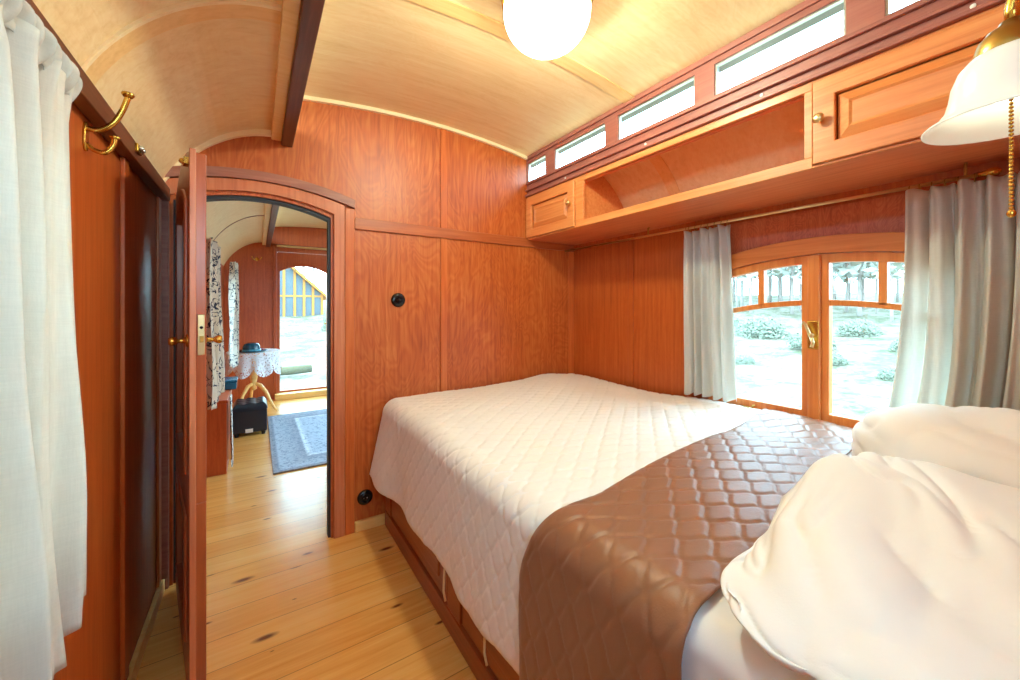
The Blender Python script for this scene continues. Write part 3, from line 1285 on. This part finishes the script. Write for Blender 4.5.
f1 = curtain('curtain', 'floral', -.222, (2.72, 3.38, 1.615), (2.75, 3.38, .64), 5, .018, .022, seed=12)
tag(f1, 'floral curtain in the far room, the nearer and longer of two', 'curtain', 'floral curtains in the far room')
f2 = curtain('curtain', 'floral', -.175, (4.30, 4.70, 1.640), (4.30, 4.62, .68), 4, .022, .026, seed=15)
tag(f2, 'floral curtain in the far room, the farther one beside the lace tablecloth', 'curtain', 'floral curtains in the far room')

# curtain rod and rings
rod = thing('curtain_rod', 'thin pale brass curtain rod under the overhead cabinet', 'curtain rod', (1.955, 1.2, 1.650))
obj('rod', tube(B(), [(1.955, .235, 1.650), (1.955, 2.244, 1.650)], .0065, 12), 'brass_pale', rod, smooth=True)
fn = B()
lathe(fn, [(0, .235), (.008, .233), (.008, .222), (.013, .214), (.016, .204), (.013, .193), (.006, .186), (0, .184)], (1.955, 0, 1.650), 'Y', 20)
obj('finial', fn, 'brass', rod, smooth=True)
for yy in (.26, 1.5):
    br = B()
    tube(br, [(1.955, yy, 1.650), (1.955, yy, 1.694), (1.965, yy, 1.699)], .004, 8)
    obj('bracket', br, 'antique', rod)
for yy in [.24, .275, .305, .335, .365, .39] + [1.03, 1.06, 1.095, 1.13, 1.165, 1.20, 1.235, 1.253]:
    rg = B()
    tube(rg, [(1.955 + .011 * math.cos(t), yy, 1.643 + .013 * math.sin(t)) for t in linsp(0, 2 * PI, 15)], .0016, 6, False)
    obj('ring', rg, 'antique', rod, smooth=True)

# ================================================================== OVERHEAD CABINET
cab = thing('overhead_cabinet', 'long overhead cupboard with open shelf and panelled doors above the window', 'cabinet', (1.6, 1.0, 1.70))
CX = 1.600
bd = B()
box(bd, CX + .016, XR, YN + .01, YB - .002, 1.700, 1.716)
obj('bottom_board', bd, 'cab_under', cab, bevel=.002)
for yy in (1.705, .545):
    dv_ = B()
    prof = [(CX + .018, 1.717), (XR - .03, 1.717)] + [(x, vault(x) - .004) for x in linsp(XR - .03, CX + .045, 14)] + [(CX + .018, 1.984)]
    prism(dv_, prof, yy, yy + .016, 'Y')
    obj('divider', dv_, 'cab', cab)
obj('top_board', bx(CX + .02, CX + .044, YN + .01, YB - .002, 1.966, 1.984), 'cab_under', cab)
ff = B()
OY0, OY1 = .582, 1.680
box(ff, CX, CX + .018, OY0 - .024, OY1 + .066, 1.968, 2.000)
box(ff, CX, CX + .018, OY0 - .024, OY1 + .066, 1.700, 1.738)
box(ff, CX, CX + .018, OY0 - .024, OY0, 1.738, 1.968)
box(ff, CX, CX + .018, OY1, OY1 + .066, 1.738, 1.968)
box(ff, CX, CX + .018, YN + .01, OY0 - .024, 1.988, 2.0)
box(ff, CX, CX + .018, OY1 + .066, YB - .002, 1.988, 2.0)
box(ff, CX, CX + .018, YN + .01, OY0 - .024, 1.700, 1.708)
box(ff, CX, CX + .018, OY1 + .066, YB - .002, 1.700, 1.708)
obj('face_frame', ff, 'cab', cab, bevel=.002)


def cab_door(y0, y1, z0, z1, st, knob_y):
    fr_ = ring(B(), [(y0, z0), (y1, z0), (y1, z1), (y0, z1)], [(y0 + st, z0 + st), (y1 - st, z0 + st), (y1 - st, z1 - st), (y0 + st, z1 - st)], CX - .012, CX + .008, 'X')
    d = obj('door', fr_, 'cab', cab, bevel=.004)
    s2 = st + .003
    pn = B()
    s3 = st + .034
    # raised and fielded panel
    o_ = [(y0 + s2, z0 + s2), (y1 - s2, z0 + s2), (y1 - s2, z1 - s2), (y0 + s2, z1 - s2)]
    i_ = [(y0 + s3, z0 + s3), (y1 - s3, z0 + s3), (y1 - s3, z1 - s3), (y0 + s3, z1 - s3)]
    va = [pn.verts.new((CX + .006, *p)) for p in o_]
    vb_ = [pn.verts.new((CX - .007, *p)) for p in i_]
    vc = [pn.verts.new((CX - .002, p[0] + (.008 if p[0] < (y0 + y1) / 2 else -.008), p[1] + (.008 if p[1] < (z0 + z1) / 2 else -.008))) for p in i_]
    for k in range(4):
        j = (k + 1) % 4
        pn.faces.new((va[k], va[j], vb_[j], vb_[k]))
        pn.faces.new((vb_[k], vb_[j], vc[j], vc[k]))
    pn.faces.new(vc)
    obj('door_panel', pn, 'cab', d)
    kb = B()
    lathe(kb, [(0, CX - .012), (.008, CX - .012), (.006, CX - .018), (.006, CX - .024), (.015, CX - .030), (.017, CX - .036), (.011, CX - .043), (0, CX - .043)], (0, knob_y, (z0 + z1) / 2 + .004), 'X', 20)
    kk = obj('knob', kb, 'brass_pale', d, smooth=True)
    return d


cab_door(-.20, .554, 1.709, 1.987, .062, .530)
cab_door(1.750, 2.240, 1.709, 1.987, .058, 1.778)
# tiny screw heads in the clerestory rail
sc_ = B()
for yy in (1.84, 1.246, .72, .2):
    lathe(sc_, [(0, 1.601), (.006, 1.602), (.006, 1.606)], (0, yy, 2.026), 'X', 12)
struct('trim_26', sc_, 'white_iron')

# ================================================================== LAMPS
LX, LY = .845, 1.066
lamp = thing('ceiling_lamp', 'round lit opal glass ceiling lamp with a brass rim', 'ceiling lamp', (LX, LY, 2.345))
pr = [(0, 2.343), (.165, 2.343), (.168, 2.33), (.160, 2.295), (.157, 2.275), (.150, 2.275), (.150, 2.285), (0, 2.30)]
obj('brass_rim', lathe(B(), pr, (LX, LY, 0), 'Z', 64), 'brass', lamp, smooth=False)
gp = []
for t in linsp(0, 1, 26):
    a = -PI / 2 + t * (PI / 2 + .35)
    gp.append((max(0, .150 * math.cos(a)) if t > 0 else 0, 2.245 + .132 * math.sin(a)))
bl_d = bpy.data.lights.new('bulb_light', 'POINT')
bl_d.energy = 75
bl_d.color = (.86, 1.0, .80)
bl_d.shadow_soft_size = .045
bl_o = bpy.data.objects.new('bulb_light', bl_d)
bl_o.location = (0, 0, -.103)
bl_o.parent = lamp
C.objects.link(bl_o)
gl_ = obj('glass_globe', lathe(B(), gp, (LX, LY, 0), 'Z', 64), 'globe', lamp, smooth=True)
gl_['label'] = 'glowing white opal glass'

wlp = thing('wall_lamp', 'brass swan-neck wall lamp with lit bell-shaped glass shade and pull chain', 'wall lamp', (1.07, YN, 1.70))
AX, AY = 1.07, .09
shp = [(.030, 1.655), (.050, 1.650), (.062, 1.635), (.070, 1.612), (.073, 1.590), (.078, 1.570), (.090, 1.553), (.104, 1.544), (.107, 1.541)]
shp_in = [(r - .003, z - .001) for r, z in reversed(shp)]
sh = obj('lamp_shade', lathe(B(), shp + [(.1065, 1.5385)] + shp_in, (AX, AY, 0), 'Z', 56), 'shade', wlp, smooth=True)
sh['label'] = 'frosted white bell glass'
obj('fitter_cap', lathe(B(), [(0, 1.705), (.014, 1.705), (.018, 1.698), (.030, 1.690), (.040, 1.676), (.044, 1.660), (.046, 1.646), (.043, 1.640), (.036, 1.655), (0, 1.66)], (AX, AY, 0), 'Z', 40), 'antique', wlp, smooth=True)
obj('lamp_arm', tube(B(), [(AX, AY, 1.70), (AX, AY, 1.722)] + [(AX, AY - .065 + .065 * math.cos(t), 1.722 + .065 * math.sin(t)) for t in linsp(.1, PI - .3, 14)] + [(AX, AY - .20, 1.715), (AX, AY - .27, 1.70), (AX, YN + .012, 1.70)], .0095, 14), 'brass', wlp, smooth=True)
obj('wall_plate', lathe(B(), [(0, YN + .02), (.02, YN + .02), (.035, YN + .014), (.05, YN + .008), (.05, YN), (0, YN)], (AX, 0, 1.70), 'Y', 32), 'brass', wlp, smooth=True)
bulb = B()
ball(bulb, (AX, AY, 1.600), .030, 20, 14, (1, 1, 1.15))
obj('bulb', bulb, glow('lit_bulb', (.88, 1, .78), 4.4), wlp, smooth=True)
chn = B()
CXp, CYp = 1.012, .0865
for k in range(32):
    ball(chn, (CXp, CYp, 1.572 - k * .0062), .0030, 8, 6)
ball(chn, (CXp, CYp, 1.572 - 32.4 * .0062), .0052, 10, 8, (1, 1, 1.3))
obj('pull_chain', chn, 'brass', wlp, smooth=True)

# ================================================================== SMALL FITTINGS
hk = thing('coat_hook', 'double brass coat hook on the left wall beside the white curtain', 'coat hook', (XL, 1.35, 1.64))
HY, HZ = 1.35, 1.635
obj('back_plate', prism(B(), [(HY + .014 * math.cos(t), HZ + .036 * math.sin(t)) for t in linsp(0, 2 * PI, 21)[:-1]], XL, XL + .006, 'X'), 'brass', hk, bevel=.002)
up_ = B()
tube(up_, smooth_path([(XL + .004, HY, HZ + .020), (XL + .028, HY, HZ + .022), (XL + .052, HY - .002, HZ + .044), (XL + .068, HY - .004, HZ + .078), (XL + .079, HY - .006, HZ + .114)]), .0062, 12)
lathe(up_, [(0, 0), (.009, .002), (.013, .008), (.012, .012), (0, .014)], (XL + .079, HY - .006, HZ + .112), 'Z', 16)
obj('hook_prong', up_, 'brass', hk, smooth=True)
lo_ = B()
tube(lo_, smooth_path([(XL + .004, HY, HZ - .018), (XL + .018, HY, HZ - .030), (XL + .036, HY, HZ - .032), (XL + .050, HY, HZ - .014), (XL + .054, HY, HZ + .006)]), .0055, 12)
lathe(lo_, [(0, 0), (.008, .001), (.011, .006), (0, .010)], (XL + .054, HY, HZ + .004), 'Z', 16)
obj('hook_prong', lo_, 'brass', hk, smooth=True)

dc = thing('door_catch', 'tiny brass door catch on the dark ledge of the left wall', 'door catch', (XL + .035, 1.66, 1.72))
c_ = B()
box(c_, XL + .035, XL + .043, 1.635, 1.685, 1.705, 1.73)
obj('plate', c_, 'brass', dc, bevel=.002)
c_ = B()
ball(c_, (XL + .047, 1.65, 1.718), .008, 10, 8)
ball(c_, (XL + .047, 1.672, 1.718), .008, 10, 8)
obj('spring_balls', c_, 'steel', dc, smooth=True)


def round_fitting(name, label, cat, x, z, kind):
    t = thing(name, label, cat, (x, YB, z))
    y = YB
    obj('base_ring', lathe(B(), [(0, y - .014), (.024, y - .016), (.036, y - .013), (.041, y - .006), (.041, y)], (x, 0, z), 'Y', 40), 'black', t, smooth=True)
    if kind == 'switch':
        obj('toggle', lathe(B(), [(0, y - .036), (.006, y - .036), (.009, y - .026), (.014, y - .018), (.016, y - .014)], (x, 0, z), 'Y', 20), 'black', t, smooth=True)
    else:
        obj('socket_well', lathe(B(), [(.026, y - .0155), (.024, y - .022), (.021, y - .022), (.019, y - .0145), (0, y - .0145)], (x, 0, z), 'Y', 30), 'black', t, smooth=True)
        e = B()
        for dx in (-.009, .009):
            lathe(e, [(0, y - .0158), (.003, y - .0158), (.003, y - .014)], (x + dx, 0, z), 'Y', 10)
        obj('contact', e, 'steel', t)


round_fitting('light_switch', 'round black rotary light switch on the wooden partition', 'light switch', .687, 1.266, 'switch')
round_fitting('power_socket', 'round black power socket low on the partition beside the bed', 'power socket', .503, .173, 'socket')

# ================================================================== FAR ROOM
rg = obj('rug', bx(.10, 1.34, 3.33, 5.12, .001, .012), 'rug', bevel=.003)
tag(rg, 'blue-grey bordered rug on the far room floorboards', 'rug')
recentre(rg, (.72, 4.225, 0))

# sideboard-like bench along the left wall
bn = thing('bench_cabinet', 'low reddish wooden cabinet along the left wall under the floral curtain', 'cabinet', (-.265, 3.9, 0))
obj('carcass', bx(XL + .002, -.185, 3.54, 4.25, 0, .52), 'panel_far', bn, bevel=.004)
obj('top_board', bx(XL + .002, -.178, 3.53, 4.26, .52, .545), 'panel_far', bn, bevel=.004)
rows = []
for i in range(16):
    v = i / 15
    rows.append([(-.166 + .006 * math.sin(j * .9 + v * 2) + .010 * v, 3.56 + .045 * j / 3 , .549 - (.50 - .04 * math.sin(j)) * v) for j in range(12)])
bc = obj('bench_cloth', grid(B(), rows), 'floral', None, smooth=True)
solid(bc, .002)
tag(bc, 'narrow floral cloth hanging down the front of the low wooden cabinet', 'cloth')
bxh = thing('storage_box', 'small dark teal box on the low cabinet behind the floral curtain', 'box', (-.20, 4.05, .545))
obj('box_body', bx(-.26, -.14, 3.95, 4.15, .546, .60), 'teal', bxh, bevel=.008)
obj('box_lid', bx(-.265, -.135, 3.945, 4.155, .60, .625), 'teal', bxh, bevel=.008)

# ottoman
ot = thing('ottoman', 'small black tufted leather ottoman beside the grey rug', 'ottoman', (-.06, 4.62, 0))
OX0, OX1, OYa, OYb = -.190, .085, 4.46, 4.80
obj('base', bx(OX0, OX1, OYa, OYb, .032, .25), 'leather', ot, bevel=.012)
rows = []
for i in range(41):
    row = []
    for j in range(41):
        a, b = i / 40, j / 40
        x = lerp(OX0 - .005, OX1 + .005, a)
        y = lerp(OYa - .005, OYb + .005, b)
        e = min(1, min(a, 1 - a, b, 1 - b) * 9)
        q = abs(math.sin(a * 3 * PI)) * abs(math.sin(b * 4 * PI))
        row.append((x, y, .25 + .050 * e ** .5 + .010 * q * e))
    rows.append(row)
cu = obj('tufted_cushion', grid(B(), rows), 'leather', ot, smooth=True)
for (x, y) in ((OX0 + .03, OYa + .03), (OX1 - .03, OYa + .03), (OX0 + .03, OYb - .03), (OX1 - .03, OYb - .03)):
    obj('foot', lathe(B(), [(0, 0), (.016, 0), (.022, .046), (0, .046)], (x, y, 0), 'Z', 16), 'leather', ot)
tg = obj('care_tag', bx(-.09, -.03, OYa - .004, OYa, .035, .07), 'white_iron', ot)
tg['label'] = 'white tag under the front edge'

# pedestal table with lace cloth and hat
tb = thing('pedestal_table', 'small wooden pedestal table with curved legs under a lace cloth', 'table', (-.03, 5.42, 0))
TX, TY = -.03, 5.42
obj('tabletop', lathe(B(), [(0, .70), (.22, .70), (.23, .71), (.22, .72), (0, .72)], (TX, TY, 0), 'Z', 40), 'pine_trim', tb, smooth=False)
obj('pedestal', lathe(B(), [(.02, .70), (.035, .68), (.022, .62), (.028, .50), (.040, .42), (.030, .36), (.034, .28), (0, .26)], (TX, TY, 0), 'Z', 24), 'pine_trim', tb, smooth=True)
for k in range(3):
    a = math.radians(-20 + 120 * k)
    pts = [(TX + r * math.cos(a), TY + r * math.sin(a), z) for r, z in ((.02, .34), (.07, .32), (.13, .24), (.18, .12), (.22, .045), (.25, .015))]
    obj('leg', tube(B(), pts, [.020, .021, .019, .016, .014, .015], 12), 'pine_trim', tb, smooth=True)
rows = []
for i in range(30):
    v = i / 29
    row = []
    for j in range(161):
        t = 2 * PI * j / 160
        sc2 = abs(math.sin(4 * t))
        R = .262
        if v < .5:
            r = R * v * 2
            row.append((TX + r * math.cos(t), TY + r * math.sin(t), .7235))
        else:
            d = (v - .5) * 2
            drop = (.18 + .10 * sc2 ** .7) * d
            r = R + .012 * d + .014 * d * math.sin(12 * t)
            row.append((TX + r * math.cos(t), TY + r * math.sin(t), .7235 - drop))
    rows.append(row)
lc = obj('lace_tablecloth', grid(B(), rows), 'lace', None, smooth=True)
tag(lc, 'white crochet lace tablecloth with scalloped edge on the small table', 'tablecloth')
recentre(lc, (TX, TY, .7235))
HSX, HSY = -.05, 5.28
ht = thing('hat', 'shiny dark teal hat with a flat brim on the lace cloth', 'hat', (HSX, HSY, .726))
obj('crown', lathe(B(), [(.088, .733), (.086, .77), (.082, .79), (.070, .815), (.045, .828), (.018, .822), (0, .818)], (HSX, HSY, 0), 'Z', 36), 'teal', ht, smooth=True)
obj('brim', lathe(B(), [(0, .726), (.09, .727), (.135, .732), (.15, .742), (.148, .746), (.13, .737), (.088, .734)], (HSX, HSY, 0), 'Z', 36), 'teal', ht, smooth=True)
obj('hat_band', lathe(B(), [(.0885, .734), (.0905, .736), (.0885, .757), (.086, .757)], (HSX, HSY, 0), 'Z', 36), plain('pale_teal_band', lin(60, 140, 165), .3), ht, smooth=True)

fh = thing('coat_hook', 'small bright brass coat hook high on the far wooden wall', 'coat hook', (0, YF, 1.86))
h_ = B()
for s in (-1, 0, 1):
    tube(h_, [(0, YF - .004, 1.86), (s * .02, YF - .03, 1.845), (s * .045, YF - .05, 1.862 + .01 * (s == 0)), (s * .055, YF - .05, 1.885)], [.007, .006, .006, .009], 8)
obj('hook_prong', h_, 'brass', fh)
obj('back_plate', lathe(B(), [(0, YF - .008), (.022, YF - .007), (.024, YF)], (0, 0, 1.86), 'Y', 20), 'brass', fh)

# ================================================================== OUTSIDE


def gz(x, y):
    d = max(0, x - 2.5)
    e = max(0, y - 7)
    z = -.75 + .085 * d + .07 * e + .0 * d * e
    z = min(z, 2.2)
    return z + .12 * mn.noise(Vector((x * .35, y * .35, 0))) + .05 * mn.noise(Vector((x * 1.3, y * 1.3, 2)))


gx = linsp(-30, 46, 120)
gy = linsp(-30, 60, 130)
struct('ground', grid(B(), [[(x, y, gz(x, y)) for y in gy] for x in gx]), 'ground', smooth=True, cat='ground', label='pale leaf-strewn forest ground outside the wagon')

# greenhouse-like lean-to seen through the exit
gh = thing('timber_greenhouse', 'orange timber-framed glazed building with sloping roof seen through the far exit', 'greenhouse', (2.0, 28, .55))
roofz = lambda x: 3.62 - (x - 2.068) * .905
for k, x in enumerate((-.3, .25, .85, 1.42, 2.007, 2.527, 3.042, 3.569)):
    obj('post', bx(x - .07, x + .07, 27.95, 28.09, .45, roofz(x)), 'orange_timber', gh)
obj('mid_rail', bx(-.4, 3.6, 27.96, 28.08, 1.92, 2.03), 'orange_timber', gh)
obj('sill_rail', bx(-.4, 3.6, 27.96, 28.08, .50, .64), 'orange_timber', gh)
rb = B()
prism(rb, [(2.0, 3.72), (3.95, 1.94), (3.95, 1.76), (2.0, 3.52)], 27.6, 31.5, 'Y')
obj('roof_slope', rb, 'orange_timber', gh)
rb = B()
prism(rb, [(2.05, 3.69), (2.05, 3.49), (-.6, 5.89), (-.6, 6.09)], 27.6, 31.5, 'Y')
obj('roof_slope', rb, 'orange_timber', gh)
pn = B()
colwall(pn, linsp(-.35, 3.5, 30), lambda u, k: .6, lambda u, k: roofz(u) - .08, 28.02, 28.04)
obj('glazing', pn, 'gh_pane', gh)

lg = obj('fallen_log', tube(B(), [(.3, 11.0, gz(.3, 11) + .13), (.7, 10.9, gz(.7, 10.9) + .16), (1.15, 10.95, gz(1.1, 11) + .15)], [.10, .11, .10], 14), 'log', smooth=True)
tag(lg, 'mossy log lying on the grass outside the far exit', 'log')


def tree(i, x, y, h, r, label, group):
    z = gz(x, y)
    t = thing('pine_tree', label, 'tree', (x, y, z), group)
    pts = []
    for k in range(8):
        v = k / 7
        pts.append((x + .12 * mn.noise(Vector((i, v * 2, 1))), y + .12 * mn.noise(Vector((i, v * 2, 8))), z - .2 + h * v))
    obj('trunk', tube(B(), pts, [r * (1 - .6 * k / 7) for k in range(8)], 8), 'bark', t, smooth=True)
    bm = B()
    rnd = random.Random(i)
    for k in range(260):
        v = rnd.random() ** .7
        zz = z + h * (.30 + .72 * v)
        rad = (.55 * (1 - v) + .15) * rnd.random() ** .5
        a = rnd.random() * 2 * PI
        c = Vector((x + rad * math.cos(a), y + rad * math.sin(a), zz))
        s = .14 + .18 * rnd.random()
        u = Vector((rnd.uniform(-1, 1), rnd.uniform(-1, 1), rnd.uniform(-.5, .5))).normalized() * s
        w = u.orthogonal().normalized() * s * .6
        bm.faces.new([bm.verts.new(c + q) for q in (u, w, -u, -w)])
    obj('crown', bm, 'leaf', t, recalc=False)


def bush(i, x, y, s, label, group):
    z = gz(x, y)
    bm = B()
    rnd = random.Random(100 + i)
    for k in range(900):
        d = Vector((rnd.gauss(0, 1), rnd.gauss(0, 1), abs(rnd.gauss(0, .9)))).normalized() * s * rnd.random() ** .35
        c = Vector((x, y, z)) + Vector((d.x, d.y, d.z * .9))
        u = Vector((rnd.uniform(-1, 1), rnd.uniform(-1, 1), rnd.uniform(-.6, .6))).normalized() * s * .075
        w = u.orthogonal().normalized() * s * .05
        bm.faces.new([bm.verts.new(c + q) for q in (u, w, -u, -w)])
    o = obj('bush', bm, 'leaf2', None, recalc=False)
    recentre(o, (x, y, z))
    tag(o, label, 'bush', group)


rnd = random.Random(3)
k = 0
for x, y in [((20 + 2.7 * (i // 10) + 1.2 * (i % 2)), (20 + 2.7 * (i // 10)) * (.10 + .062 * (i % 10) + .021 * (i // 10))) for i in range(50)]:
    tree(k, x, y, rnd.uniform(4.6, 5.6), rnd.uniform(.05, .10), 'slender pine trunk in the pale forest seen through the bed window', 'pines beyond the bed window')
    k += 1
for x, y in [(3.0, 33.5), (5.2, 33), (1.9, 37), (7.2, 31), (4.2, 38), (-.6, 36)]:
    tree(k, x, y, rnd.uniform(9, 12), rnd.uniform(.12, .2), 'pine tree behind the orange timber building', 'pines behind the timber building')
    k += 1
for i, (x, y, s) in enumerate([(12.5, 4.4, .55), (14, 6.3, .8), (10.8, 3.4, .3), (13.4, 2.6, .45), (15, 8.2, .8), (12, 6.6, .45), (10.0, 2.2, .25), (16.2, 4.4, .6), (10.0, 4.9, .25)]):
    bush(i, x, y, s, 'low green bush on the forest floor seen through the bed window', 'bushes beyond the bed window')
for i, (x, y, s) in enumerate([(3.6, 22, .8), (3.0, 20, .5)]):
    bush(20 + i, x, y, s, 'pale bush on the slope right of the timber building', 'bushes by the timber building')
